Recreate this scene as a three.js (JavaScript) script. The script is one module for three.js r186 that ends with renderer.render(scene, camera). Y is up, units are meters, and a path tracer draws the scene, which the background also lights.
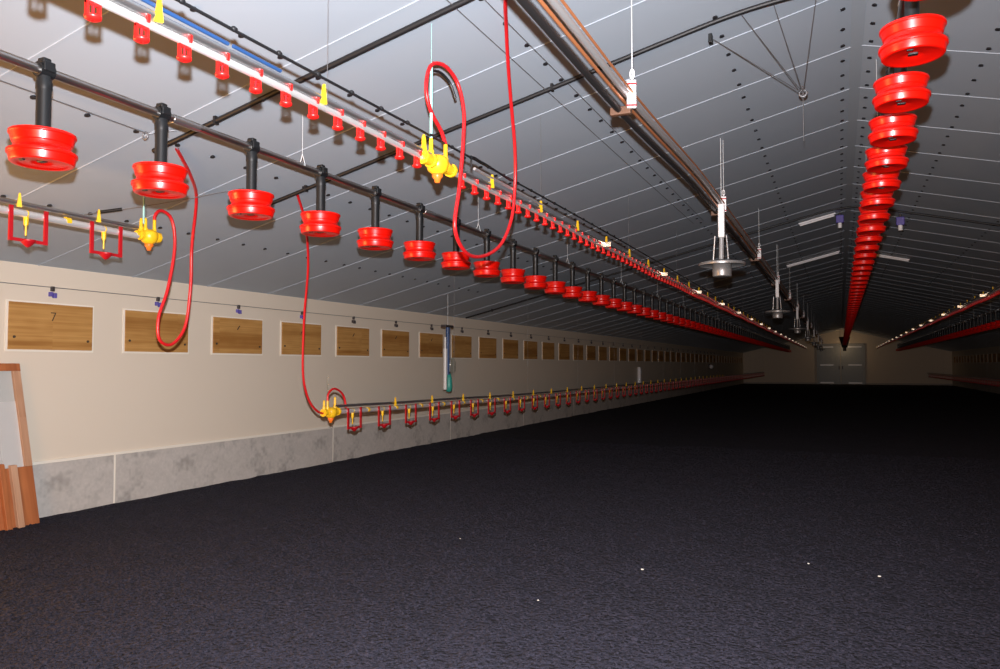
import * as THREE from 'three';
import { mergeGeometries } from 'three/addons/utils/BufferGeometryUtils.js';
import { RoundedBoxGeometry } from 'three/addons/geometries/RoundedBoxGeometry.js';
import { RectAreaLightUniformsLib } from 'three/addons/lights/RectAreaLightUniformsLib.js';
import { FontLoader } from 'three/addons/loaders/FontLoader.js';
import { TextGeometry } from 'three/addons/geometries/TextGeometry.js';

// ---------------------------------------------------------------- camera, light, exposure
// World: x across the house, y up (litter surface = 0), the house runs away along -z.
const EYE = 1.5;
const P = (X, Y, D) => new THREE.Vector3(X, Y + EYE, -D);       // Y above the camera, D metres down the house
const scene = new THREE.Scene();
scene.background = new THREE.Color(0x000000);
const camera = new THREE.PerspectiveCamera(2 * Math.atan(334.5 / 763) * 180 / Math.PI, 1000 / 669, 0.05, 200);
camera.position.set(0, EYE, 0);
camera.rotation.order = 'YXZ';
camera.rotation.set(2.289 * Math.PI / 180, 24.0 * Math.PI / 180, 0);
scene.add(camera);
const renderer = new THREE.WebGLRenderer({ antialias: true });
renderer.toneMapping = THREE.LinearToneMapping;
renderer.toneMappingExposure = 1.0;
renderer.shadowMap.enabled = true;

// camera flash above the lens
const FLASH = new THREE.Vector3(-0.01, EYE + 0.2, 0.0);
const viewDir = new THREE.Vector3(0, 0, -1).applyEuler(camera.rotation);
const flash = new THREE.SpotLight(new THREE.Color().setRGB(0.97, 0.98, 1.03), 240, 0, 1.05, 0.75, 2);
flash.position.copy(FLASH);
flash.target.position.copy(FLASH).addScaledVector(viewDir, 10);
flash.shadow.radius = 1.2;
scene.add(flash, flash.target);
// warm light from the lit service room through an opening in the gable behind the camera
RectAreaLightUniformsLib.init();
const ROOM = P(1.8, -0.25, -6.12);
const room = new THREE.RectAreaLight(new THREE.Color().setRGB(1.0, 0.42, 0.1), 16, 3.2, 2.2);
room.position.copy(ROOM); room.lookAt(ROOM.x, ROOM.y, ROOM.z - 5);
scene.add(room);
// the same warm light through a side doorway in the left wall, just outside the picture
const SIDE = P(-7.12, -0.42, 0.7);
const side = new THREE.RectAreaLight(new THREE.Color().setRGB(1.0, 0.46, 0.12), 28, 2.0, 2.0);
side.position.copy(SIDE); side.lookAt(SIDE.x + 5, SIDE.y, SIDE.z);
scene.add(side);
// small lamp on the back of the far feed hopper
const endLamp = new THREE.PointLight(new THREE.Color().setRGB(1.0, 0.66, 0.36), 1.0, 0, 2);
endLamp.position.copy(P(0.34, 1.35, 63.45)); endLamp.shadow.radius = 2;
scene.add(endLamp);

// ---------------------------------------------------------------- helpers
let seed = 12345;
const rnd = () => { seed = (seed * 1664525 + 1013904223) >>> 0; return seed / 4294967296; };
const rr = (a, b) => a + (b - a) * rnd();
const taken = {};
function numbered(n) { const k = taken[n] || 0; taken[n] = k + 1; return k ? n + '_' + String(k).padStart(3, '0') : n; }
function tag(o, label, category, group, kind) {
  o.userData.label = label; o.userData.category = category;
  if (group) o.userData.group = group;
  if (kind) o.userData.kind = kind;
  return o;
}
function thing(name, label, category, pos, group) {
  const g = new THREE.Group(); g.name = numbered(name); if (pos) g.position.copy(pos);
  scene.add(g); return tag(g, label, category, group);
}
function structure(o, name, label) { o.name = name; o.userData.kind = 'structure'; if (label) { o.userData.label = label; o.userData.category = name.split('_')[0]; } scene.add(o); return o; }
function clean(g) {
  const h = g.index ? g.toNonIndexed() : g;
  for (const k of Object.keys(h.attributes)) if (!['position', 'normal', 'uv'].includes(k)) h.deleteAttribute(k);
  return h;
}
function part(name, geos, mat, parent) {
  const g = Array.isArray(geos) ? (geos.length > 1 ? mergeGeometries(geos.map(clean)) : geos[0]) : geos;
  const m = new THREE.Mesh(g, mat); m.name = name; if (parent) parent.add(m); return m;
}
function rel(v, o) { return new THREE.Vector3().subVectors(v, o); }
function bar(a, b, r, seg = 10, r2) {                              // round bar from a to b
  const d = new THREE.Vector3().subVectors(b, a), L = d.length();
  const g = new THREE.CylinderGeometry(r2 ?? r, r, L, seg, 1);
  g.applyQuaternion(new THREE.Quaternion().setFromUnitVectors(new THREE.Vector3(0, 1, 0), d.normalize()));
  g.translate((a.x + b.x) / 2, (a.y + b.y) / 2, (a.z + b.z) / 2); return g;
}
function hose(pts, r, seg = 60, rad = 8) { return new THREE.TubeGeometry(new THREE.CatmullRomCurve3(pts, false, 'centripetal'), seg, r, rad, false); }
function box(w, h, d, x = 0, y = 0, z = 0, bev = 0) {
  const g = bev ? new RoundedBoxGeometry(w, h, d, 2, bev) : new THREE.BoxGeometry(w, h, d); g.translate(x, y, z); return g;
}
function lathe(pts, seg = 32) { return new THREE.LatheGeometry(pts.map(p => new THREE.Vector2(p[0], p[1])), seg); }
const V = (x, y, z) => new THREE.Vector3(x, y, z);

// value noise that tiles, for textures
function makeNoise(n, s) {
  let q = s; const r = () => { q = (q * 1103515245 + 12345) & 0x7fffffff; return q / 0x7fffffff; };
  const t = new Float32Array(n * n); for (let i = 0; i < n * n; i++) t[i] = r();
  return (x, y) => {
    const xi = Math.floor(x), yi = Math.floor(y); let u = x - xi, v = y - yi; u = u * u * (3 - 2 * u); v = v * v * (3 - 2 * v);
    const g = (a, b) => t[((b % n + n) % n) * n + ((a % n + n) % n)];
    return (g(xi, yi) * (1 - u) + g(xi + 1, yi) * u) * (1 - v) + (g(xi, yi + 1) * (1 - u) + g(xi + 1, yi + 1) * u) * v;
  };
}
const N1 = makeNoise(64, 7), N2 = makeNoise(64, 99), N3 = makeNoise(256, 5);
function texture(w, h, fn, srgb = true, rx = 1, ry = 1) {
  const d = new Uint8Array(w * h * 4);
  for (let y = 0; y < h; y++) for (let x = 0; x < w; x++) {
    const c = fn(x / w, y / h); const i = (y * w + x) * 4;
    for (let k = 0; k < 3; k++) d[i + k] = Math.max(0, Math.min(255, (Array.isArray(c) ? c[k] : c) * 255));
    d[i + 3] = 255;
  }
  const t = new THREE.DataTexture(d, w, h, THREE.RGBAFormat); t.wrapS = t.wrapT = THREE.RepeatWrapping;
  t.magFilter = THREE.LinearFilter; t.minFilter = THREE.LinearMipmapLinearFilter; t.generateMipmaps = true;
  if (srgb) t.colorSpace = THREE.SRGBColorSpace; t.repeat.set(rx, ry); t.needsUpdate = true; return t;
}
const std = (r, g, b, rough = 0.6, metal = 0, more = {}) => new THREE.MeshStandardMaterial({ color: new THREE.Color().setRGB(r, g, b), roughness: rough, metalness: metal, ...more });

// ---------------------------------------------------------------- materials
const litterBump = texture(512, 512, (u, v) => 0.5 * N3(u * 128, v * 128) + 0.3 * N3(u * 64 + 9, v * 64) + 0.2 * N3(u * 256, v * 256), false);
const litterCol = texture(512, 512, (u, v) => {
  const n = 0.45 * N3(u * 128 + 3, v * 128) + 0.3 * N1(u * 64, v * 64) + 0.25 * N2(u * 16, v * 16);
  const k = 0.72 + 0.5 * n; return [0.16 * k, 0.155 * k, 0.196 * k];
});
for (const t of [litterBump, litterCol]) t.repeat.set(1 / 2.4, 1 / 2.4);
const concreteTex = texture(512, 256, (u, v) => {
  const f = 0.5 * N3(u * 128, v * 64) + 0.5 * N1(u * 32, v * 16), s = N2(u * 8, v * 4 + 2) * 0.35 + N1(u * 16 + 5, v * 8) * 0.35 + N3(u * 64, v * 32) * 0.3;
  const stain = Math.max(0, s - 0.55) * 1.5, k = 0.94 + 0.1 * f - stain * 0.35; return [0.74 * k, 0.715 * k, 0.685 * k];
});
function woodTex(base, dark, s) {
  return texture(256, 128, (u, v) => {
    const g = 0.5 * N1(u * 2 + s, v * 32) + 0.3 * N3(u * 4 + s, v * 96) + 0.2 * N2(u * 8, v * 8 + s);
    const band = Math.max(0, N2(s * 3.1, v * 6 + s) - 0.55) * 1.6; const k = Math.min(1, g * 0.75 + band);
    return base.map((b, i) => b + (dark[i] - b) * k);
  });
}
const M = {
  litter: new THREE.MeshPhysicalMaterial({ map: litterCol, bumpMap: litterBump, bumpScale: 0.03, roughness: 0.95, specularIntensity: 0.42 }),
  crumb: new THREE.MeshPhysicalMaterial({ color: new THREE.Color().setRGB(0.0185, 0.0172, 0.0262), roughness: 0.95, specularIntensity: 0.42 }),
  crumbPale: std(0.11, 0.105, 0.12, 0.9),
  speck: std(0.55, 0.53, 0.48, 0.8),
  roof: std(0.39, 0.445, 0.505, 0.5),
  joint: std(0.39, 0.445, 0.505, 0.5),
  ridge: std(0.36, 0.41, 0.46, 0.5),
  cap: std(0.015, 0.015, 0.018, 0.5),
  wall: std(0.71, 0.62, 0.5, 0.7),
  wallTrim: std(0.83, 0.77, 0.66, 0.6),
  concrete: new THREE.MeshStandardMaterial({ map: concreteTex, roughness: 0.9 }),
  board: [1, 2, 3, 4].map(s => new THREE.MeshStandardMaterial({ map: woodTex([0.79, 0.61, 0.36], [0.6, 0.41, 0.19], s * 7.3), roughness: 0.6 })),
  plank: new THREE.MeshStandardMaterial({ map: woodTex([0.74, 0.45, 0.26], [0.52, 0.28, 0.14], 31), roughness: 0.65 }),
  pale: new THREE.MeshStandardMaterial({ map: woodTex([0.8, 0.64, 0.52], [0.6, 0.42, 0.3], 12), roughness: 0.65 }),
  foam: std(0.45, 0.46, 0.44, 0.8),
  foil: std(0.62, 0.62, 0.6, 0.5, 0.2),
  red: std(0.62, 0.004, 0.001, 0.3),
  redClip: std(0.68, 0.01, 0.008, 0.35),
  redDark: std(0.42, 0.006, 0.012, 0.4),
  redHose: std(0.6, 0.012, 0.016, 0.35),
  black: std(0.007, 0.008, 0.009, 0.4),
  rubber: std(0.008, 0.008, 0.009, 0.5),
  steel: std(0.5, 0.48, 0.46, 0.32, 1),
  galv: std(0.72, 0.72, 0.72, 0.3, 0.75),
  alu: std(0.5, 0.5, 0.5, 0.35, 0.95),
  pipe: std(0.85, 0.84, 0.82, 0.36, 0.72),
  pipeBig: std(0.85, 0.84, 0.82, 0.34, 0.6),
  copper: std(0.6, 0.22, 0.09, 0.35, 0.5),
  copperDark: std(0.12, 0.06, 0.035, 0.5, 0.2),
  darkPipe: std(0.012, 0.011, 0.011, 0.5, 0),
  pale2: std(0.5, 0.49, 0.48, 0.4, 0.6),
  yellow: std(0.88, 0.52, 0.015, 0.35),
  orange: std(0.85, 0.18, 0.02, 0.35),
  blue: std(0.016, 0.055, 0.16, 0.4),
  violet: std(0.1, 0.08, 0.35, 0.5),
  green: std(0.03, 0.3, 0.24, 0.4),
  clear: new THREE.MeshPhysicalMaterial({ color: 0xf4f8f8, roughness: 0.1, transmission: 1, thickness: 0, ior: 1.45 }),
  white: std(0.85, 0.85, 0.86, 0.4),
  cord: std(0.62, 0.65, 0.66, 0.7),
  greenCord: std(0.35, 0.62, 0.58, 0.6),
  wire: std(0.25, 0.25, 0.26, 0.4, 0.6),
  plate: std(0.95, 0.82, 0.62, 0.33, 1),
  dark: std(0.06, 0.05, 0.05, 0.5, 0.3),
  shade: std(0.3, 0.3, 0.3, 0.38, 0.55),
  gate: std(0.3, 0.33, 0.34, 0.5, 0.2),
  gateRail: std(0.6, 0.62, 0.62, 0.4, 0.3),
  pencil: std(0.05, 0.035, 0.025, 0.8),
};

// ---------------------------------------------------------------- the setting
const XW = -7.2, XE = 7.55, RX = 0.175, RY = 2.768, S = 0.242;      // walls, ridge, roof slope
const D0 = -6.2, D1 = 65;
const roofY = X => RY - S * Math.abs(X - RX);
// litter floor: one bumpy sheet, finer near by
{
  const xs = [], ds = []; for (let i = 0; i <= 220; i++) xs.push(XW - 0.1 + (XE - XW + 0.2) * i / 220);
  for (let d = D0; d < 2.5; d += 0.5) ds.push(d);
  for (let d = 2.5, s = 0.045; d < D1; d += s, s = Math.min(1.2, s * 1.008)) ds.push(d);
  ds.push(D1);
  const pos = [], uv = [], idx = [];
  for (const d of ds) for (const x of xs) {
    const h = (0.45 * N3(x * 7 + 40, d * 7 + 60) + 0.35 * N1(x * 2.3 + 20, d * 2.3 + 20) + 0.2 * N2(x * 0.7 + 9, d * 0.7 + 30) - 0.5) * 0.035;
    pos.push(x, h, -d); uv.push(x, d);
  }
  const w = xs.length; for (let j = 0; j < ds.length - 1; j++) for (let i = 0; i < w - 1; i++) { const a = j * w + i; idx.push(a, a + 1, a + w, a + 1, a + w + 1, a + w); }
  const g = new THREE.BufferGeometry(); g.setAttribute('position', new THREE.Float32BufferAttribute(pos, 3)); g.setAttribute('uv', new THREE.Float32BufferAttribute(uv, 2)); g.setIndex(idx); g.computeVertexNormals();
  const top = new THREE.Mesh(g, M.litter); top.name = 'litter';
  const f = new THREE.Group(); f.add(top);
  part('floor_slab', box(XE - XW + 0.6, 0.15, D1 - D0 + 0.6, (XE + XW) / 2, -0.11, -(D0 + D1) / 2), M.concrete, f);
  structure(f, 'floor', 'dark charcoal granular litter covering the whole floor');
}
// side walls: concrete plinth blocks below, beige panel above
function sideWall(name, X, out) {                                    // out = -1 for the left wall, 1 for the right one
  const g = new THREE.Group();
  const H0 = 0.53, H1 = roofY(X) + EYE + 0.02, L = D1 - D0, zc = -(D0 + D1) / 2;
  part('wall_panel', box(0.12, H1 - H0, L, X + out * 0.06, (H0 + H1) / 2, zc), M.wall, g);
  part('base_trim', box(0.02, 0.028, L, X - out * 0.008, H0 + 0.012, zc), M.wallTrim, g);
  const joints = [D0, -1.9, 2.0, 5.9]; for (let d = 9.8; d < D1; d += 3.9) joints.push(d); joints.push(D1);
  for (let i = 0; i < joints.length - 1; i++) {
    const a = joints[i] + 0.012, b = joints[i + 1] - 0.012;
    const bl = box(0.18, H0 + 0.06, b - a, X + out * 0.085, (H0 - 0.06) / 2, -(a + b) / 2);
    const u = bl.attributes.uv, p = bl.attributes.position; for (let k = 0; k < u.count; k++) u.setXY(k, -p.getZ(k) / 2.6 + i * 0.37, p.getY(k) / 1.3);
    part('concrete_block', bl, M.concrete, g);
    if (i) part('joint_strip', box(0.16, H0 + 0.06, 0.03, X + out * 0.078, (H0 - 0.06) / 2, -joints[i]), M.wallTrim, g);
  }
  return structure(g, name, out < 0 ? 'beige panel side wall on a grey concrete base behind the wooden covers' : 'beige panel side wall beyond the row of glinting drinker pipes');
}
sideWall('wall_left', XW, -1); sideWall('wall_right', XE, 1);
function gable(name, D, t, label) {
  const s = new THREE.Shape(); s.moveTo(XW - 0.1, -0.1); s.lineTo(XE + 0.1, -0.1); s.lineTo(XE + 0.1, roofY(XE) + EYE + 0.05); s.lineTo(RX, RY + EYE + 0.08); s.lineTo(XW - 0.1, roofY(XW) + EYE + 0.05); s.closePath();
  const g = new THREE.ExtrudeGeometry(s, { depth: 0.15, bevelEnabled: false }); g.translate(0, 0, -D + (t > 0 ? 0 : -0.15));
  const w = new THREE.Group(); part('wall_panel', g, M.wall, w);
  part('base_trim', box(XE - XW, 0.12, 0.03, (XE + XW) / 2, 0.06, -D + (t > 0 ? -0.015 : 0.015)), M.concrete, w);
  return structure(w, name, label);
}
gable('wall_front', D0, 1, 'beige gable wall behind the camera');
gable('wall_back', D1, -1, 'dim beige gable wall around the grey double gate');
// sandwich panel ceiling
{
  const c = new THREE.Group(); structure(c, 'ceiling', 'pale grey pitched ceiling of wide panels with white joints');
  const joints = []; for (let d = 7.19 - 1.1 * 13; d < D1 + 1; d += 1.1) joints.push(d);
  const ang = Math.atan(S);
  for (const side of [-1, 1]) {
    const Xe = side < 0 ? XW - 0.15 : XE + 0.15, run = Math.abs(Xe - RX), len = run / Math.cos(ang);
    const pg = new THREE.BoxGeometry(len, 0.06, 1.094), jg = new THREE.BoxGeometry(len, 0.0105, 0.012);
    const mid = (Xe + RX) / 2;
    joints.forEach((d, i) => {
      const m = new THREE.Mesh(pg, M.roof); m.name = 'ceiling_panel'; m.rotation.z = -side * ang; m.position.copy(P(mid, roofY(mid), d + 0.55)).add(V(side * 0.03 * Math.sin(ang), 0.03 * Math.cos(ang), 0)); c.add(m);
      const j = new THREE.Mesh(jg, M.joint); j.name = 'joint_strip'; j.rotation.z = -side * ang; j.position.copy(P(mid, roofY(mid) - 0.000, d)); c.add(j);
    });
  }
  part('ridge_cap', box(0.1, 0.02, D1 - D0, RX, RY + EYE - 0.004, -(D0 + D1) / 2), M.ridge, c);
  for (const s of [-1, 1]) { const sh = box(7.6, 0.04, D1 - D0 + 0.4, 0, 0, 0); sh.rotateZ(-s * ang); sh.translate(RX + s * 3.66, roofY(RX + s * 3.66) + EYE + 0.1, -(D0 + D1) / 2); part('roof_sheet', sh, M.roof, c); }
  // dark screw caps in rows
  const cap = new THREE.CylinderGeometry(0.017, 0.02, 0.012, 10); const far = [];
  for (const X of [-5.87, -4.48, -3.2, -1.97, -0.79, 0.065, 0.285, 1.13, 2.3, 3.5]) {
    const side = X < RX ? -1 : 1;
    for (let k = -12; k < 50; k++) {
      const d = 6.35 + 0.3667 * k + (rnd() - 0.5) * 0.03; if (d < 2.2) continue; if (X < -3 && k > 16) continue;
      const y = roofY(X) - 0.005 - (Math.abs(X - RX) < 0.1 ? 0 : 0);
      if (k > 13) { const g = new THREE.CylinderGeometry(0.017, 0.02, 0.012, 6); g.rotateZ(-side * ang); const q = P(X, y, d); g.translate(q.x, q.y, q.z); far.push(g); continue; }
      const m = new THREE.Mesh(cap, M.cap); m.name = 'screw_cap'; m.rotation.z = -side * ang; m.position.copy(P(X, y, d)); c.add(m);
    }
  }
  const f = part('screw_cap', far, M.cap, c); f.userData.kind = 'stuff';
}
// grey double gate in the far gable
{
  const d = new THREE.Group(); d.position.set(0.06, 0, -D1 + 0.02);
  part('frame', [box(0.09, 3.1, 0.12, -1.66, 1.55, 0.06), box(0.09, 3.1, 0.12, 1.66, 1.55, 0.06), box(3.4, 0.1, 0.12, 0, 3.1, 0.06)], M.gate, d);
  for (const s of [-1, 1]) {
    const leaf = part('door_leaf', box(1.58, 3.0, 0.06, s * 0.81, 1.53, 0.05), M.gate, d);
    for (const y of [0.12, 1.5, 2.9]) part('rail', box(0.95, 0.1, 0.03, s * 1.0, y, 0.1), M.gateRail, leaf);
    for (const x of [0.25, 0.6, 0.95, 1.3]) part('rib', box(0.05, 2.9, 0.03, s * (0.1 + x), 1.5, 0.085), M.gate, leaf);
    part('handle', box(0.06, 0.25, 0.06, s * 0.12, 1.3, 0.11, 0.01), M.dark, leaf);
  }
  structure(d, 'door_1', 'grey metal double gate in the far gable wall');
}

// ---------------------------------------------------------------- litter pieces
{
  const base = new THREE.IcosahedronGeometry(1, 0); const p = base.attributes.position; for (let i = 0; i < p.count; i++) { const k = 0.75 + 0.5 * N1(p.getX(i) * 3 + 9, p.getY(i) * 3 + p.getZ(i) * 5 + 9); p.setXYZ(i, p.getX(i) * k, p.getY(i) * k * 0.7, p.getZ(i) * k); } base.computeVertexNormals();
  const n = 110000, m = new THREE.InstancedMesh(base, M.crumb, n), o = new THREE.Object3D(), col = new THREE.Color();
  for (let i = 0; i < n; i++) {
    const D = 2.3 + 12 * Math.pow(rnd(), 1.6); const a = 0.25 + D * 0.24, X = rr(-Math.min(7.1, D * 1.62), a);
    const s = rr(0.004, 0.011) * (rnd() < 0.08 ? 1.5 : 1);
    const h = (0.45 * N3(X * 7 + 40, D * 7 + 60) + 0.35 * N1(X * 2.3 + 20, D * 2.3 + 20) + 0.2 * N2(X * 0.7 + 9, D * 0.7 + 30) - 0.5) * 0.035;
    o.position.set(X, h + s * 0.15, -D); o.scale.set(s * rr(0.8, 1.6), s * rr(0.5, 0.9), s * rr(0.8, 1.6)); o.rotation.set(rr(-0.4, 0.4), rr(0, 6.28), rr(-0.4, 0.4)); o.updateMatrix(); m.setMatrixAt(i, o.matrix);
    const b = rr(0.7, 1.2); m.setColorAt(i, col.setRGB(b, b, b));
  }
  m.name = 'litter_crumbs'; scene.add(m); tag(m, 'dark grey crumbs of litter strewn over the floor', 'litter', null, 'stuff');
  for (const [X, D, r] of [[0.23, 6.06, 0.008], [-1.34, 5.56, 0.008], [-1.77, 4.57, 0.005], [-3.0, 5.9, 0.005], [-0.24, 6.23, 0.006]]) {
    const g = new THREE.IcosahedronGeometry(r, 1); g.scale(1.5, 0.7, 1); const s = part('pale_chip', g, M.speck); s.name = numbered('pale_chip'); s.position.copy(P(X, -1.5 + 0.012, D)); scene.add(s);
    tag(s, 'small whitish chip lying on the dark litter', 'chip', 'pale chips on the litter');
  }
}

// ---------------------------------------------------------------- inlet covers along the walls
const font = await new FontLoader().loadAsync('fonts/droid/droid_sans_regular.typeface.json');
function covers(X, out, from, to) {
  let k = 0;
  for (let d = from; d < to; d += 1.293, k++) {
    const left = out < 0;
    const own = left ? { 0: 'plywood inlet cover on the beige wall marked with a 7', 1: 'plywood inlet cover behind the looping red hose', 3: 'plywood inlet cover crossed by the straight thin red hose', 6: 'plywood inlet cover beside the white tube of the hanging sensor', 7: 'plywood inlet cover behind the blue tube of the hanging sensor' }[k] : null;
    const lab = left ? (own ? own : 'plain plywood inlet cover screwed to the beige left wall') : 'dim plywood inlet cover on the far right wall';
    const g = thing('inlet_cover', lab, 'cover', P(X, 0.15, d), own ? null : left ? 'plywood covers along the left wall' : 'plywood covers along the right wall');
    const b = new THREE.BoxGeometry(0.018, 0.455, 0.885); b.translate(-out * 0.011, 0.228, 0);
    const u = b.attributes.uv, p = b.attributes.position; for (let i = 0; i < u.count; i++) u.setXY(i, p.getZ(i) / 0.9 + k * 0.31, p.getY(i) / 0.46);
    part('board', b, M.board[k % 4], g);
    part('frame', [box(0.008, 0.456, 0.022, -out * 0.005, 0.2275, 0.4545), box(0.008, 0.456, 0.022, -out * 0.005, 0.2275, -0.4545), box(0.008, 0.02, 0.931, -out * 0.005, -0.0105, 0), box(0.008, 0.016, 0.931, -out * 0.005, 0.4638, 0)], M.wallTrim, g);
    if (d < 25) for (const z of [-0.39, 0.39]) { const s = new THREE.CylinderGeometry(0.013, 0.013, 0.012, 8); s.rotateZ(Math.PI / 2); s.translate(-out * 0.023, z < 0 ? 0.095 : 0.12, z); part('screw', s, M.pencil, g); }
    if (k === 0 && left) {
      const t = new TextGeometry('7', { font, size: 0.085, depth: 0.002, curveSegments: 3 }); t.rotateY(Math.PI / 2); t.translate(0.021, 0.29, 0.03); part('number', t, M.pencil, g);
    } else if (left && d < 14) { const s = bar(V(0.021, 0.31, 0.03), V(0.021, 0.36, -0.01), 0.007, 6); part('mark', s, M.pencil, g); }
    // cord clip above each cover
    if (left && d < 50) {
      const c = thing('cord_clip', k < 2 ? 'violet and grey cord clip on the cord above the first covers' : 'small dark cord clip on the wall cord above a cover', 'clip', P(X, 0, d - 0.01), k < 2 ? 'violet cord clips' : 'dark cord clips along the wall');
      part('hook', box(0.03, 0.05, 0.035, 0.018, 0.76, 0, 0.006), M.dark, c);
      part('weight', [box(0.04, 0.045, 0.03, 0.022, 0.705, 0.02, 0.005), box(0.04, 0.05, 0.03, 0.022, 0.695, -0.02, 0.005)], k < 4 ? M.violet : M.dark, c);
    }
  }
}
covers(XW, -1, 5.14, 64); covers(XE, 1, 44, 64);
{
  const c = part('pull_cord', hose([P(XW + 0.022, 0.775, D0 + 0.2), P(XW + 0.022, 0.775, 20), P(XW + 0.022, 0.775, 50)], 0.004, 60, 5), M.wire); scene.add(c);
  tag(c, 'thin grey cord running along the beige wall above the covers', 'cord');
}

// ---------------------------------------------------------------- feeding lines
function makePan() {
  const g = new THREE.Group();
  const bowl = pts => lathe(pts.map(([r, y]) => [r, 0.03 + 0.84 * y]), 40);
  part('tray', bowl([[0, 0.02], [0.045, 0.02], [0.05, 0.008], [0.113, 0.008], [0.118, 0], [0.138, 0], [0.143, 0.006], [0.149, 0.044], [0.1495, 0.046], [0.155, 0.048], [0.156, 0.052], [0.156, 0.064], [0.155, 0.068], [0.147, 0.07], [0.146, 0.072], [0.13, 0.088], [0.129, 0.09]]), M.red, g);
  part('hood', bowl([[0.129, 0.086], [0.128, 0.098], [0.129, 0.112], [0.1295, 0.114], [0.134, 0.116], [0.135, 0.12], [0.144, 0.16], [0.1445, 0.162], [0.149, 0.164], [0.15, 0.168], [0.149, 0.18], [0.147, 0.182], [0.14, 0.18], [0.124, 0.165], [0.09, 0.185], [0.045, 0.2], [0.04, 0.2]]), M.red, g);
  part('slot', [box(0.045, 0.012, 0.03, 0, 0.046, 0, 0.003), box(0.03, 0.01, 0.014, -0.02, 0.036, 0.09, 0.002)], M.black, g);
  const tube = part('drop_tube', [lathe([[0.04, 0.185], [0.043, 0.2], [0.034, 0.21], [0.034, 0.4], [0.038, 0.405], [0.038, 0.44], [0.034, 0.445], [0.034, 0.47]], 20)], M.black, g);
  const sad = new THREE.CylinderGeometry(0.038, 0.038, 0.075, 18); sad.rotateX(Math.PI / 2); sad.translate(0, 0.5, 0);
  part('saddle', [sad, box(0.05, 0.025, 0.045, 0, 0.55, 0, 0.008), box(0.02, 0.05, 0.06, 0.034, 0.515, 0, 0.006)], M.black, tube);
  return g;
}
const panProto = makePan();
function feedLine(X, Yb, dFirst, dLast, d0, d1, label, panLabel, group, special = {}, size = 1) {
  const pipe = thing('feed_pipe', label, 'pipe', P(X, Yb + 0.5, d0));
  const o = pipe.position;
  part('tube', bar(V(0, 0, 0), V(0, 0, -(d1 - d0)), 0.0235, 18), M.steel, pipe);
  for (let d = Math.ceil(d0 / 3) * 3 + 0.4; d < d1; d += 3) {
    const sl = bar(V(0, 0, -(d - d0) - 0.1), V(0, 0, -(d - d0) + 0.1), 0.027, 16); part('coupling', sl, M.alu, pipe);
    const q = P(X, Yb + 0.5, d + 1.1), top = P(X, roofY(X), d + 1.1);
    const h = part('hanger', [bar(rel(q, o).add(V(-0.028, 0, 0)), rel(q, o).add(V(0, 0.09, 0)), 0.003, 5), bar(rel(q, o).add(V(0.028, 0, 0)), rel(q, o).add(V(0, 0.09, 0)), 0.003, 5)], M.cord, pipe);
    part('cord', bar(rel(q, o).add(V(0, 0.09, 0)), rel(top, o), 0.0022, 5), M.cord, h);
  }
  for (let d = dFirst, k = 0; d < dLast; d += 0.75, k++) {
    const p = panProto.clone(); p.name = numbered('feeder_pan'); p.position.copy(P(X, Yb + 0.5 - 0.5 * size, d)); p.scale.setScalar(size); scene.add(p);
    p.userData = {}; tag(p, special[k] || panLabel, 'feeder', special[k] ? null : group);
    if (d < 2.6 && special[1]) p.position.z -= 0.03;
  }
}
feedLine(-3.6, 0.965, 2.471 - 0.75, 64, D0 + 0.3, 64, 'dull steel feed pipe running above the red pans on the left', 'red feeder pan on a black drop tube of the feed line nearest the plywood covers', 'red feeder pans on the left feed line', {
  1: 'red feeder pan hanging above the square red frame next to the cover marked 7',
  2: 'red feeder pan just above the yellow regulator of the raised drinker line',
  4: 'red feeder pan with the straight thin red hose running down behind it',
  7: 'red feeder pan touching the lowest bend of the looped red hose' });
feedLine(0.34, 1.405, 3.3, 63, D0 + 0.3, 63.4, 'steel feed pipe running under the ridge of the ceiling', 'red feeder pan on the feed line raised under the ridge', 'red feeder pans under the ridge', {}, 0.95);
feedLine(3.95, 1.0, 15, 64, D0 + 0.3, 64, 'steel feed pipe on the right of the ridge', 'red feeder pan on the feed line beyond the glinting drinker pipe', 'red feeder pans on the right feed line');

// hopper that fills the raised feed line at the far end
{
  const h = thing('feed_hopper', 'dark feed hopper under the ridge at the far end', 'hopper', P(0.34, 0.95, 62.6));
  part('bin', new THREE.CylinderGeometry(0.55, 0.25, 0.8, 4, 1).rotateY(Math.PI / 4).translate(0, 0.75, 0), M.dark, h);
  part('outlet', bar(V(0, 0.1, 0), V(0, 0.4, 0), 0.12, 12), M.dark, h);
  part('hanger', [bar(V(-0.3, 1.1, 0), V(-0.3, 1.72, 0), 0.01, 5), bar(V(0.3, 1.1, 0), V(0.3, 1.72, 0), 0.01, 5)], M.wire, h);
}

// ---------------------------------------------------------------- drinker lines
// small red nipple with drip cup (high lines)
function nippleSmall() {
  const cup = lathe([[0.004, -0.078], [0.014, -0.08], [0.027, -0.074], [0.029, -0.064], [0.024, -0.062], [0.012, -0.07], [0, -0.07]], 14);
  const ring = new THREE.TorusGeometry(0.0235, 0.005, 6, 14); 
  const g = [cup, box(0.012, 0.055, 0.009, 0, -0.045, -0.024), box(0.012, 0.055, 0.009, 0, -0.045, 0.024), box(0.01, 0.014, 0.057, 0, -0.02, 0), box(0.012, 0.03, 0.012, 0.018, 0.012, -0.012)];
  return mergeGeometries(g.map(clean));
}
const NS = nippleSmall(), NSpin = bar(V(0, -0.02, 0), V(0, -0.06, 0), 0.005, 6);
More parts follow.
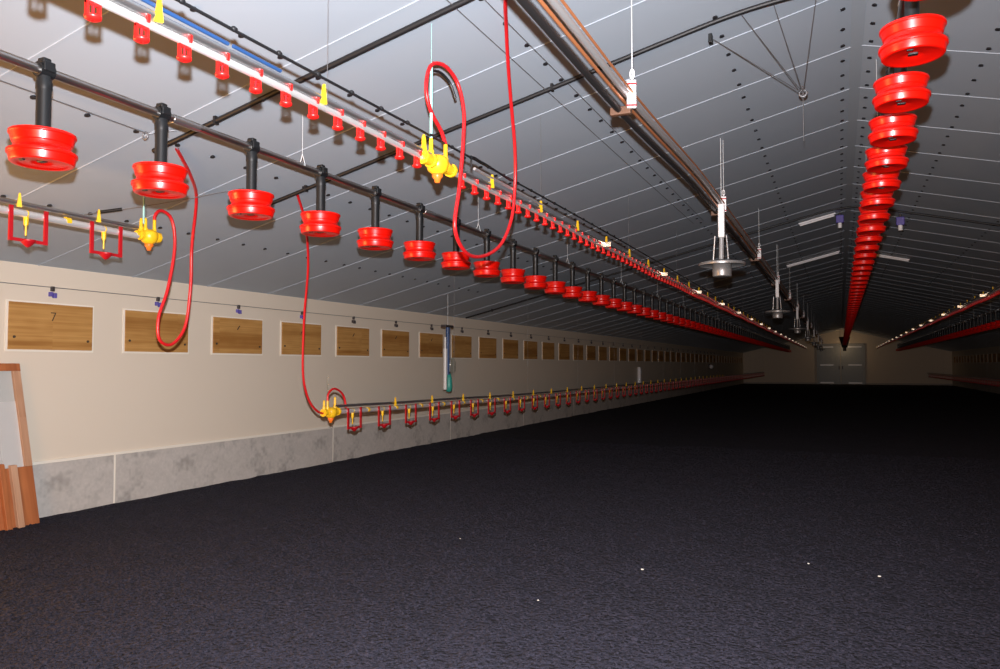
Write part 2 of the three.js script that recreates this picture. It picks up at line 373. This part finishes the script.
// large square red frame with yellow nipple (low lines by the wall)
const NB = mergeGeometries([
  box(0.014, 0.25, 0.028, 0.029, -0.085, -0.13), box(0.014, 0.25, 0.028, 0.029, -0.085, 0.13), box(0.016, 0.022, 0.27, 0.0255, -0.197, 0),
  lathe([[0, -0.245], [0.014, -0.24], [0.05, -0.205], [0.052, -0.19], [0.046, -0.19], [0.012, -0.222], [0, -0.222]], 14).translate(0.026, 0, 0),
].map(clean));
const NBpin = mergeGeometries([lathe([[0, -0.16], [0.006, -0.155], [0.006, -0.09], [0.016, -0.075], [0.018, -0.02], [0.012, 0]], 10), new THREE.TorusGeometry(0.024, 0.006, 6, 14)].map(clean));
const spikeG = (() => { const q = new THREE.Shape(); q.moveTo(-0.019, 0.005); q.lineTo(0.019, 0.005); q.lineTo(0.007, 0.12); q.lineTo(-0.005, 0.12); q.closePath(); const g = new THREE.ExtrudeGeometry(q, { depth: 0.016, bevelEnabled: false }); g.translate(0, 0, -0.008); g.rotateY(1.15); return g; })();
const bandG = (() => { const g = new THREE.CylinderGeometry(0.027, 0.027, 0.035, 14); g.rotateX(Math.PI / 2); return clean(g); })();

// a line follows yAt(D); everything on it is a part of it
function drinkerLine({ X, yAt, d0, d1, label, small, nips, spikes, maxParts = 300, step = 3, cords = true, sag = 0.012, plate0 = 1e3 }) {
  const o = P(X, yAt(d0), d0), g = thing('drinker_line', label, 'drinker line', o);
  const loc = (d, up = 0, side = 0) => rel(P(X + side, yAt(d) + up, d), o);
  const yS = d => -sag * 0.5 * (1 - Math.cos(2 * Math.PI * (d - d0) / 3));
  const run = (up, r, mat, name) => {
    const pts = []; const n = Math.max(8, Math.round((d1 - d0) / 0.25)); for (let i = 0; i <= n; i++) { const d = d0 + (d1 - d0) * i / n; pts.push(loc(d, up + yS(d))); }
    return part(name, new THREE.TubeGeometry(new THREE.CatmullRomCurve3(pts), n, r, 14, false), mat, g);
  };
  run(0, small ? 0.0165 : 0.027, small ? M.pipe : M.pipeBig, 'water_pipe');
  run(small ? 0.037 : 0.068, small ? 0.021 : 0.018, M.alu, 'support_rail');
  const rest = [];
  nips.forEach((d, i) => {
    if (d < d0 || d > d1 || (small && X < 0 && d > 4.03 && d < 4.47)) return;
    const q = loc(d, yS(d));
    if (i >= maxParts) { rest.push((small ? NS : NB).clone().translate(q.x, q.y, q.z)); return; }
    const m = part('nipple', small ? NS : NB, small ? M.redClip : M.redDark, g); m.position.copy(q);
    if (d < 22) part('pin', small ? NSpin : NBpin, small ? M.redDark : M.yellow, m);
  });
  if (rest.length) { const r = part('nipples', rest, small ? M.redClip : M.redDark, g); r.userData.kind = 'stuff'; }
  spikes.forEach(d => { const m = part('clip', spikeG, M.yellow, g); m.position.copy(loc(d, small ? 0.004 : 0.03, 0.02)); m.scale.setScalar(small ? 0.85 : 0.88); });
  if (!small) nips.forEach((d, i) => { if (d < 14) { const m = part('band', bandG, M.yellow, g); m.position.copy(loc(d + 0.32)); m.scale.setScalar(1.12); } });
  if (cords) for (let d = d0 + step; d < d1; d += step) {
    part('cord', bar(loc(d, 0.06), rel(P(X, roofY(X), d), o), 0.0014, 5), M.wire, g);
  }
  // metal cross plates at the pipe joints, square to the pipe
  for (let d = plate0; d < d1; d += 2.97) part('joint_plate', plateG, M.plate, g).position.copy(loc(d, 0.012));
  return { g, o, loc };
}
const range = (a, b, s) => { const r = []; for (let d = a; d < b; d += s) r.push(d); return r; };
const plateG = new RoundedBoxGeometry(0.17, 0.055, 0.012, 3, 0.005);
const lineA = drinkerLine({ plate0: 8.0, X: -2.33, yAt: d => 1.275 + Math.min(1, Math.max(0, (d - 1.8) / 5)) * 0.022, d0: -5.9, d1: 62, small: true, label: 'high drinker line with small red nipples between left feed pipe and ridge', nips: range(1.387, 61.8, 0.2004), spikes: range(2.045, 30, 1.0) });
const lineR = drinkerLine({ plate0: 16.7, X: 2.5, yAt: () => 1.29, d0: -5.9, d1: 62, small: true, label: 'high drinker line with small red nipples right of the ridge feed line', nips: range(12, 62, 0.2004), spikes: range(12, 40, 1) });
const lineHi = drinkerLine({ X: -5.35, yAt: () => 1.092, d0: -5.9, d1: 4.56, small: false, label: 'short raised drinker line with square red frames under the left eave', nips: range(3.606 - 0.638 * 8, 4.5, 0.638), spikes: range(3.54 - 0.638 * 8, 4.5, 0.638) });
const lineLo = drinkerLine({ X: -5.35, yAt: d => -0.545 - 0.065 * Math.min(1, Math.max(0, (d - 7.3) / 6)), d0: 7.3, d1: 62, small: false, sag: 0.006, label: 'low drinker line with square red frames in front of the concrete base', nips: range(7.669, 61.8, 0.6577), spikes: range(8.6, 40, 0.6577 * 1.5) });
const lineLoR = drinkerLine({ X: 5.7, yAt: () => -0.61, d0: 20, d1: 62, small: false, label: 'low drinker line along the right wall far from the flash', nips: range(30, 61.8, 0.6577), spikes: [] });

// pressure regulators
function regulator(label, pos, s, knob, len, sight = 0.42) {
  const g = thing('pressure_regulator', label, 'regulator', pos);
  const body = new THREE.CylinderGeometry(0.036, 0.036, len / s, 20); body.rotateX(Math.PI / 2);
  const dome = lathe([[0, -0.075], [0.03, -0.07], [0.062, -0.045], [0.072, -0.01], [0.072, 0.02], [0.06, 0.04], [0.03, 0.055], [0, 0.058]], 24);
  const flange = [-0.44 * len / s, -0.2 * len / s, 0.2 * len / s, 0.44 * len / s].map(z => { const f = new THREE.CylinderGeometry(0.047, 0.047, 0.022, 8); f.rotateX(Math.PI / 2); f.translate(0, 0, z); return f; });
  part('housing', [body, dome, ...flange].map(q => q.scale(s, s, s)), M.yellow, g);
  part('knob', lathe([[0, -0.125], [0.016, -0.122], [0.022, -0.1], [0.035, -0.085], [0.035, -0.06], [0, -0.06]], 16).scale(s, s, s), knob, g);
  for (const [z, h] of [[-0.26, 0.15], [0.2, 0.13], [0.42, 0.12]]) part('stub', lathe([[0.02, 0.02], [0.02, 0.06], [0.014, 0.07], [0.013, h], [0.008, h + 0.02], [0, h + 0.02]], 12).scale(s, s, s)
    .translate(0, 0, z * len), M.yellow, g);
  const sg = part('sight_tube', bar(V(0, 0.13 * s, 0.2 * len), V(0, sight * s, 0.2 * len), 0.009, 10), M.clear, g);
  return g;
}
regulator('yellow pressure regulator below the looped red hose on the high line', P(-2.33, 1.285, 4.25), 1.0, M.orange, 0.42);
regulator('yellow pressure regulator at the end of the raised drinker line', P(-5.35, 1.095, 4.68), 1.0, M.orange, 0.2, 0.27);
regulator('yellow pressure regulator at the start of the low drinker line', P(-5.35, -0.54, 7.24), 1.0, M.orange, 0.3);
// tubes rising from the high regulator
{
  const g = thing('vent_tube', 'pale green cord and tube rising from the high regulator to the ceiling', 'tube', P(-2.33, 1.4, 4.166));
  part('tube', bar(V(0, 0, 0), V(0, 0.5, 0), 0.01, 8), M.greenCord, g); part('cord', bar(V(0, 0.5, 0), V(0, roofY(-2.33) - 1.4, 0), 0.0022, 5), M.greenCord, g);
  const t = thing('vent_tube', 'pale green tube rising beside the hose of the raised drinker line', 'tube', P(-5.35, 1.19, 4.62));
  part('tube', bar(V(0, 0, 0), V(0, 0.235, 0), 0.008, 8), M.greenCord, t);
}
// red supply hoses
function redHose(label, pts, r) { const m = part('supply_hose', hose(pts, r, 120, 8), M.redHose); m.name = numbered('supply_hose'); scene.add(m); return tag(m, label, 'hose'); }
redHose('long red hose dropping from the ceiling into a deep loop beside the high drinker line', [P(-1.76, 2.26, 4.06), P(-1.82, 2.215, 4.17), P(-1.95, 2.2, 4.48), P(-2.07, 2.1, 4.785), P(-2.17, 1.935, 5.07), P(-2.25, 1.647, 5.336), P(-2.29, 1.4, 5.43), P(-2.3, 1.14, 5.39), P(-2.3, 0.9, 5.18), P(-2.3, 0.765, 4.84), P(-2.28, 0.76, 4.54), P(-2.25, 0.88, 4.34), P(-2.25, 1.15, 4.4), P(-2.25, 1.5, 4.46), P(-2.25, 1.7, 4.46), P(-2.28, 1.87, 4.42), P(-2.3, 1.93, 4.28), P(-2.33, 1.9, 4.17), P(-2.33, 1.72, 4.1), P(-2.33, 1.6, 4.16), P(-2.33, 1.51, 4.3), P(-2.33, 1.44, 4.359)], 0.013);
{
  const m = part('hose_hook', [hose([P(-2.34, 1.72, 4.12), P(-2.34, 1.82, 4.15), P(-2.34, 1.875, 4.21), P(-2.33, 1.89, 4.3), P(-2.31, 1.85, 4.38), P(-2.29, 1.76, 4.42)], 0.009, 24, 6)], M.black); scene.add(m); tag(m, 'black arched hook holding up the red hose loop', 'hook');
}
redHose('red hose looping in front of the second plywood cover from the raised drinker line', [P(-4.52, 1.62, 4.19), P(-4.8, 1.53, 4.6), P(-5.1, 1.44, 4.95), P(-5.3, 1.06, 5.1), P(-5.33, 0.68, 5.12), P(-5.35, 0.31, 5.07), P(-5.35, 0.175, 4.92), P(-5.35, 0.215, 4.81), P(-5.35, 0.39, 4.79), P(-5.35, 0.66, 4.885), P(-5.35, 1.1, 4.955), P(-5.35, 1.3, 4.9), P(-5.35, 1.335, 4.79), P(-5.35, 1.28, 4.735), P(-5.35, 1.24, 4.732)], 0.014);
redHose('thin red hose hanging down to the start of the low drinker line', [P(-4.63, 1.6, 5.72), P(-4.75, 1.42, 5.98), P(-5.0, 1.05, 6.36), P(-5.22, 0.47, 6.58), P(-5.32, -0.16, 6.71), P(-5.35, -0.41, 6.86), P(-5.35, -0.52, 7.0), P(-5.35, -0.555, 7.13)], 0.013);
redHose('short red hose arched over the low regulator', [P(-5.35, -0.42, 7.18), P(-5.35, -0.34, 7.185), P(-5.35, -0.28, 7.26), P(-5.35, -0.285, 7.36), P(-5.35, -0.36, 7.48), P(-5.35, -0.5, 7.54)], 0.013);
// blue tube and black wire above the high drinker line
{
  const b = part('blue_tube', [bar(P(-2.33, 1.35, D0 + 0.4), P(-2.33, 1.35, 2.42), 0.009, 8), bar(P(-2.33, 1.352, 2.45), P(-2.33, 1.352, 2.75), 0.009, 8)], M.blue); scene.add(b); tag(b, 'blue tube lying along the high drinker line', 'tube');
  const w = thing('perch_wire', 'black knotted wire strung above the high drinker line', 'wire', P(-2.33, 1.43, 0));
  part('wire', hose([V(0, -0.02, 5.5), V(0, -0.012, -2), V(0, 0.01, -4), V(0, 0.03, -7.5), V(0, 0, -20), V(0, 0, -40)], 0.0075, 120, 6), M.rubber, w);
  const kn = new THREE.SphereGeometry(0.013, 8, 6).scale(1, 1, 1.4);
  for (let d = 1.6; d < 9; d += 0.285) { const m = part('knot', kn, M.rubber, w); m.position.set(0, d < 2 ? -0.012 : d < 4 ? -0.012 + (d - 2) * 0.011 : 0.01 + (d - 4) * 0.0057, -d); m.position.y += 0.004; }
  const s = thing('spring_bar', 'black bent bar with a steel rod above the high line past the regulator', 'bar', P(-2.33, 1.4, 4.7));
  part('rod', bar(V(0.02, -0.03, -0.05), V(0.02, -0.03, -1.45), 0.011, 8), M.galv, s);
  part('bracket', hose([V(0.02, -0.03, 0), V(0.02, 0.035, 0), V(0.02, 0.045, -0.15), V(0.02, 0.03, -0.7)], 0.008, 20, 6), M.black, s);
}

// ---------------------------------------------------------------- black supply tubes across the ceiling
function crossTube(label, D, X0, X1, r, drop = 0.035, sagRidge = 0.14) {
  const pts = []; const n = 26;
  for (let i = 0; i <= n; i++) { const X = X0 + (X1 - X0) * i / n; const near = Math.max(0, 1 - Math.abs(X - RX) / 1.1); pts.push(P(X, roofY(X) - drop - sagRidge * near * near, D)); }
  const o = thing('supply_tube', label, 'tube');
  part('tube', new THREE.TubeGeometry(new THREE.CatmullRomCurve3(pts), 80, r, 8, false), M.rubber, o);
  for (let X = X0 + 0.6; X < X1; X += 2.4) part('saddle_clip', box(0.02, 0.055, 0.04, X, roofY(X) + EYE - 0.03, -D), M.rubber, o);
}
crossTube('black supply tube crossing the ceiling just before the looped red hose', 4.05, -4.6, 3, 0.019);
crossTube('black supply tube crossing the ceiling past the looped red hose', 5.62, -5.05, 3, 0.018);
crossTube('black supply tube crossing the ceiling beside the two violet boxes', 14.2, -7.1, 5, 0.016, 0.03, 0.02);

// ---------------------------------------------------------------- heating pipes with hangers and round heaters under the left slope
const HX = -1.145;
const heatY = d => { const t = Math.min(1, Math.max(0, (d - 4) / 3.6)); return 0.11 * t * t * (3 - 2 * t); };
{
  const o = P(-1.16, 1.6, 0), g = thing('heating_pipes', 'bundle of dark, white and copper pipes slung under the left roof slope', 'pipes', o);
  const line = (name, X, Y, r, mat, seg) => {
    const pts = []; for (let d = D0 + 0.3; d < D1 - 0.6; d += 0.5) pts.push(rel(P(X, Y + heatY(d), d), o));
    return part(name, new THREE.TubeGeometry(new THREE.CatmullRomCurve3(pts), 200, r, seg, false), mat, g);
  };
  line('main_pipe', -1.205, 1.545, 0.019, M.darkPipe, 14);
  line('copper_pipe', -1.175, 1.597, 0.0095, M.copper, 10);
  line('pale_pipe', -1.15, 1.632, 0.019, M.pale2, 12);
  line('thin_copper_pipe', -1.115, 1.638, 0.0075, M.copper, 8);
  for (let d = 4.5, k = 0; d < 62; d += 4, k++) {
    const q = rel(P(HX, 1.6 + heatY(d), d), o), at = (x, y, z = 0) => V(q.x + x, q.y + y, q.z + z);
    const pl = box(0.055, 0.17, 0.02, 0, 0, 0, 0.004); pl.rotateY(0.35); pl.translate(q.x + 0.02, q.y + 0.03, q.z + 0.02);
    const h = part('hanger', pl, M.white, g);
    part('cord', bar(at(0.02, 0.12), rel(P(HX + 0.02, roofY(HX), d), o), 0.0032, 6), M.cord, h);
    part('hook', new THREE.TorusGeometry(0.022, 0.005, 6, 14).scale(0.6, 1.3, 1).translate(q.x + 0.02, q.y + 0.16, q.z), M.white, h);
    part('clamp', box(0.13, 0.05, 0.04, q.x - 0.05, q.y - 0.06, q.z + 0.005, 0.008), M.copperDark, g);
    for (const y of [-0.04, 0.09]) { const rb = box(0.057, 0.012, 0.022); rb.rotateY(0.35); rb.translate(q.x + 0.02, q.y + y, q.z + 0.02); part('red_band', rb, M.redDark, h); }
  }
}
{
  let proto;
  for (let d = 8.42, k = 0; d < 62; d += 8, k++) {
    const p = P(HX + 0.005, 1.03, d);
    let g;
    if (!proto) {
      g = proto = thing('hanging_heater', 'round metal heater hung from the pipe bundle on its white box', 'heater', p);
      part('canopy', lathe([[0, 0.1], [0.09, 0.098], [0.12, 0.085], [0.24, 0.066], [0.243, 0.06], [0.243, 0.036], [0.237, 0.036], [0.23, 0.052], [0.11, 0.07], [0, 0.085]], 36), M.shade, g);
      part('burner', lathe([[0, -0.085], [0.09, -0.085], [0.098, -0.075], [0.1, -0.03], [0.1, 0.075], [0, 0.075]], 28), M.shade, g);
      const bx = part('control_box', box(0.065, 0.36, 0.065, 0, 0.52, 0, 0.01), M.white, g);
      part('rod', [bar(V(-0.09, 0.09, 0), V(-0.07, 0.36, 0), 0.008, 8), bar(V(0.07, 0.09, 0.02), V(0.05, 0.36, 0), 0.008, 8), bar(V(0, 0.09, 0.05), V(0, 0.36, 0), 0.025, 10)], M.galv, g);
      part('cord', bar(V(0, 0.7, 0), V(0, roofY(HX) - 1.03, 0), 0.004, 6), M.cord, bx);
    } else { g = proto.clone(); g.name = numbered('hanging_heater'); g.position.copy(p); scene.add(g); }
    g.userData = { label: k === 0 ? 'largest round metal heater hung below its white control box' : k === 1 ? 'second round metal heater hung from the pipe bundle' : 'small distant heater hung from the pipe bundle', category: 'heater', group: 'heaters under the pipe bundle' };
  }
}

// ---------------------------------------------------------------- ceiling fittings
function tubeLight(label, D, X0, X1) {
  const a = P(X0, roofY(X0) - 0.06, D), b = P(X1, roofY(X1) - 0.06, D), mid = new THREE.Vector3().addVectors(a, b).multiplyScalar(0.5);
  const g = thing('tube_light', label, 'light fitting', mid), u = rel(b, a).normalize();
  part('diffuser', bar(rel(a, mid), rel(b, mid), 0.018, 12), M.white, g);
  const f = box(a.distanceTo(b) + 0.04, 0.025, 0.035); f.rotateZ(Math.atan2(u.y, u.x)); f.translate(0, 0.032, 0); part('base', f, M.white, g);
}
tubeLight('unlit white tube light on the left roof slope beyond the violet boxes', 19.8, -1.13, 0.02);
tubeLight('unlit white tube light on the right roof slope beyond the violet boxes', 19.8, 0.6, 1.48);
tubeLight('short white tube light beside the left violet box', 14.7, -0.62, -0.05);
for (const [X, D, t] of [[0.04, 14.9, 'left'], [0.98, 14.6, 'right']]) {
  const g = thing('socket_box', `violet and white socket box on the ${t} roof slope`, 'socket', P(X, roofY(X) - 0.3, D));
  part('housing', box(0.13, 0.14, 0.1, 0, 0.18, 0, 0.015), M.violet, g); part('lamp_holder', bar(V(0, 0.02, 0), V(0, 0.12, 0), 0.035, 12), M.white, g); part('bracket', bar(V(0, 0.25, 0), V(0, 0.31, 0), 0.02, 8), M.dark, g);
}
// thin cables on the ceiling
function cable(label, name, pts, r, mat = M.wire) { const m = part(name, hose(pts, r, 40, 5), mat); m.name = numbered(name); scene.add(m); return tag(m, label, 'cable'); }
const on = (X, D, drop = 0.03) => P(X, roofY(X) - drop, D);
cable('thin winch cable along the ceiling above the first feeder pan', 'winch_cable', [on(-4.35, 0.5), on(-4.38, 2.6), on(-4.42, 3.82)], 0.004);
cable('thin cable with a black strainer beside the raised drinker line', 'winch_cable', [on(-5.9, 4.35, 0.05), on(-5.3, 4.75, 0.06), on(-4.7, 5.1, 0.05)], 0.003);
{ const s = part('cable_strainer', [bar(on(-5.72, 4.47, 0.052), on(-5.56, 4.58, 0.055), 0.014, 8)], M.black); scene.add(s); tag(s, 'black cable strainer above the raised drinker line', 'strainer');
  const h = part('ceiling_hook', [new THREE.TorusGeometry(0.025, 0.006, 6, 14).translate(on(-4.42, 3.82, 0.05).x, on(-4.42, 3.82, 0.05).y, -3.82), bar(on(-4.42, 3.84, 0.03), on(-4.3, 3.98, 0.01), 0.006, 6)], M.wire); scene.add(h); tag(h, 'small grey hook on the ceiling above the second feeder pan', 'hook'); }
cable('pair of thin parallel cables along the ceiling left of the pipe bundle', 'winch_cable', [on(-1.95, 3.2), on(-1.93, 6), on(-1.9, 12)], 0.003);
cable('pair of thin parallel cables along the ceiling left of the pipe bundle', 'winch_cable', [on(-2.12, 3.2), on(-2.1, 6), on(-2.05, 12)], 0.003);
scene.children.filter(o => o.userData.label && o.userData.label.startsWith('pair of')).forEach(o => { o.userData.group = 'thin cables left of the pipes'; });
{
  const knot = P(-0.25, 2.31, 6.9);
  const g = thing('pulley', 'small pulley where thin cables meet left of the ridge', 'pulley', knot);
  part('wheel', new THREE.TorusGeometry(0.028, 0.009, 8, 18), M.wire, g); part('plate', box(0.02, 0.08, 0.02, 0, 0.02, 0), M.dark, g);
  for (const [X, D, t] of [[-0.62, 5.7, 'left'], [-0.4, 5.7, 'middle'], [-0.1, 5.75, 'right']]) cable(`${t} one of the thin cables fanning up from the pulley`, 'pulley_cable', [knot, on(X, D, 0.02)], 0.0035);
  cable('slack cable from the black ceiling bracket down to the pulley', 'pulley_cable', [on(-0.85, 5.9, 0.03), knot], 0.004);
  cable('thin cable hanging straight down from the pulley', 'pulley_cable', [knot, P(-0.25, 1.9, 6.9)], 0.003);
  const b = part('cable_bracket', box(0.03, 0.07, 0.06, 0, 0, 0, 0.006), M.black); b.position.copy(on(-0.86, 5.88, 0.035)); scene.add(b); tag(b, 'black bracket on the ceiling holding the slack cable', 'bracket');
}

// ---------------------------------------------------------------- things along the left wall
{
  const g = thing('hanging_sensor', 'blue, white and green tubes hanging in front of the plywood covers', 'sensor', P(-6.2, -0.47, 11.7));
  part('white_tube', [bar(V(0, 0.05, 0.09), V(0, 0.75, 0.09), 0.035, 12), bar(V(0, 0.75, 0.09), V(0, 0.95, 0.09), 0.02, 10)], M.foil, g);
  part('blue_tube', bar(V(0, 0.3, 0), V(0, 1.12, 0), 0.035, 12), M.blue, g);
  part('steel_tube', bar(V(0, 0.35, -0.07), V(0, 1.15, -0.05), 0.025, 10), M.galv, g);
  part('green_bulb', lathe([[0, 0], [0.05, 0.02], [0.06, 0.1], [0.05, 0.24], [0.03, 0.32], [0, 0.33]], 16).translate(0, 0, -0.05), M.green, g);
  part('clear_cup', lathe([[0.02, 0.3], [0.09, 0.36], [0.1, 0.52], [0.06, 0.6]], 18).translate(0, 0, -0.1), M.clear, g);
  part('top_plate', box(0.1, 0.04, 0.3, 0, 1.14, 0.02, 0.01), M.dark, g);
  part('cord', bar(V(0, 1.15, 0), V(0, roofY(-6.2) + 0.47, 0), 0.004, 5), M.cord, g);
  const w = thing('wall_box', 'tall white box on the dim far part of the left wall', 'box', P(XW + 0.06, -0.75, 29.4));
  part('housing', box(0.1, 0.66, 0.22, 0, 0.34, 0, 0.015), M.white, w); part('lid', box(0.02, 0.56, 0.18, 0.055, 0.34, 0, 0.006), M.white, w);
  const l = thing('wall_fitting', 'small white fitting low on the far left wall', 'fitting', P(XW + 0.08, -0.2, 47)); part('plate', box(0.05, 0.3, 0.3, -0.04, 0.1, 0, 0.01), M.dark, l); part('bulb', new THREE.SphereGeometry(0.13, 14, 10).translate(0.06, 0.1, 0), M.white, l);
}
{
  // framed board leaning on the wall at the edge of the litter
  const g = thing('leaning_board', 'wood-framed board with grey foam and brown plank foot leaning on the wall', 'board', P(-6.95, -1.49, 4.875));
  const W = 1.1; // runs towards +z (out of the picture)
  const skew = (geo) => { const p = geo.attributes.position; for (let i = 0; i < p.count; i++) { const y = p.getY(i); p.setX(i, p.getX(i) - y * 0.11); p.setZ(i, p.getZ(i) + y * 0.085); } geo.computeVertexNormals(); return geo; };
  const uvm = (geo, s = 1) => { const p = geo.attributes.position, u = geo.attributes.uv; for (let i = 0; i < p.count; i++) u.setXY(i, p.getY(i) * s, p.getZ(i) * s + p.getX(i)); return geo; };
  part('backing', skew(box(0.015, 1.44, W - 0.04, -0.015, 0.73, W / 2)), M.foam, g);
  part('foil_sheet', skew(box(0.006, 0.62, 0.22, 0.0, 0.84, 0.15)), M.foil, g);
  part('stile', uvm(skew(box(0.035, 0.96, 0.07, 0.012, 1.02, 0.035, 0.004))), M.pale, g);
  part('stile', uvm(skew(box(0.035, 0.96, 0.07, 0.012, 1.02, W - 0.035, 0.004))), M.pale, g);
  part('top_rail', uvm(skew(box(0.04, 0.07, W, 0.014, 1.47, W / 2, 0.004)), 0.8), M.plank, g);
  part('foot_plank', uvm(skew(box(0.03, 0.54, W, 0.01, 0.27, W / 2, 0.004))), M.plank, g);
  part('batten', uvm(skew(box(0.045, 0.58, 0.06, 0.045, 0.28, 0.2, 0.005))), M.pale, g);
  part('batten', uvm(skew(box(0.045, 0.6, 0.05, 0.045, 0.29, 0.31, 0.005))), M.plank, g);
}

// ---------------------------------------------------------------- lamps that make the light, behind the camera
{
  const g = thing('flash_unit', 'camera flash head on a slim light stand', 'flash', V(0, 0, 0.12));
  part('pole', bar(V(0, 0.02, 0), V(0, 1.68, 0), 0.012, 8), M.black, g);
  part('foot', [0, 2.1, 4.2].map(a => bar(V(0, 0.3, 0), V(0.35 * Math.cos(a), 0.015, 0.35 * Math.sin(a)), 0.01, 6)), M.black, g);
  const h = box(0.12, 0.07, 0.08, 0, 0, 0, 0.008); h.rotateY(24 * Math.PI / 180); h.translate(0, 1.7, -0.06); part('head', h, M.black, g);
  const f = box(0.1, 0.045, 0.004); f.rotateY(24 * Math.PI / 180); f.translate(-0.018, 1.7, -0.1); part('lens', f, new THREE.MeshStandardMaterial({ color: 0xffffff, emissive: 0xffffff, emissiveIntensity: 1, roughness: 0.3 }), g);
  const w = thing('lit_opening', 'warm glowing opening to the service room behind the camera', 'opening', P(1.8, -1.35, -6.15));
  part('frame', [box(0.1, 2.4, 0.12, -1.66, 1.15, 0), box(0.1, 2.4, 0.12, 1.66, 1.15, 0), box(3.42, 0.1, 0.12, 0, 2.28, 0)], M.gate, w);
  part('curtain', box(3.2, 2.2, 0.01, 0, 1.1, -0.01), new THREE.MeshStandardMaterial({ color: 0xd8c8b0, emissive: new THREE.Color().setRGB(1, 0.42, 0.1), emissiveIntensity: 0.8, roughness: 0.9 }), w);
  const sd = thing('lit_opening', 'warm glowing side doorway in the left wall before the leaning board', 'opening', P(-7.155, -1.45, 0.7));
  part('frame', [box(0.07, 2.2, 0.1, 0, 1.05, -1.06), box(0.07, 2.2, 0.1, 0, 1.05, 1.06), box(0.07, 0.1, 2.22, 0, 2.1, 0)], M.gate, sd);
  part('curtain', box(0.01, 2.0, 2.0, 0.01, 1.03, 0), new THREE.MeshStandardMaterial({ color: 0xd8c8b0, emissive: new THREE.Color().setRGB(1, 0.46, 0.12), emissiveIntensity: 0.8, roughness: 0.9 }), sd);
  const e = thing('end_lamp', 'small warm bulkhead lamp behind the far feed hopper', 'lamp', P(0.34, 1.25, 63.3));
  part('base', box(0.16, 0.2, 0.05, 0, 0.1, 0.03, 0.01), M.dark, e);
  part('globe', new THREE.SphereGeometry(0.07, 14, 10).translate(0, 0.1, -0.06), new THREE.MeshStandardMaterial({ color: 0xffffff, emissive: new THREE.Color().setRGB(1, 0.66, 0.36), emissiveIntensity: 2, roughness: 0.4 }), e);
}

scene.traverse(o => { if (o.isMesh) { o.castShadow = true; o.receiveShadow = true; } if (o.isLight) o.castShadow = true; });
renderer.render(scene, camera);
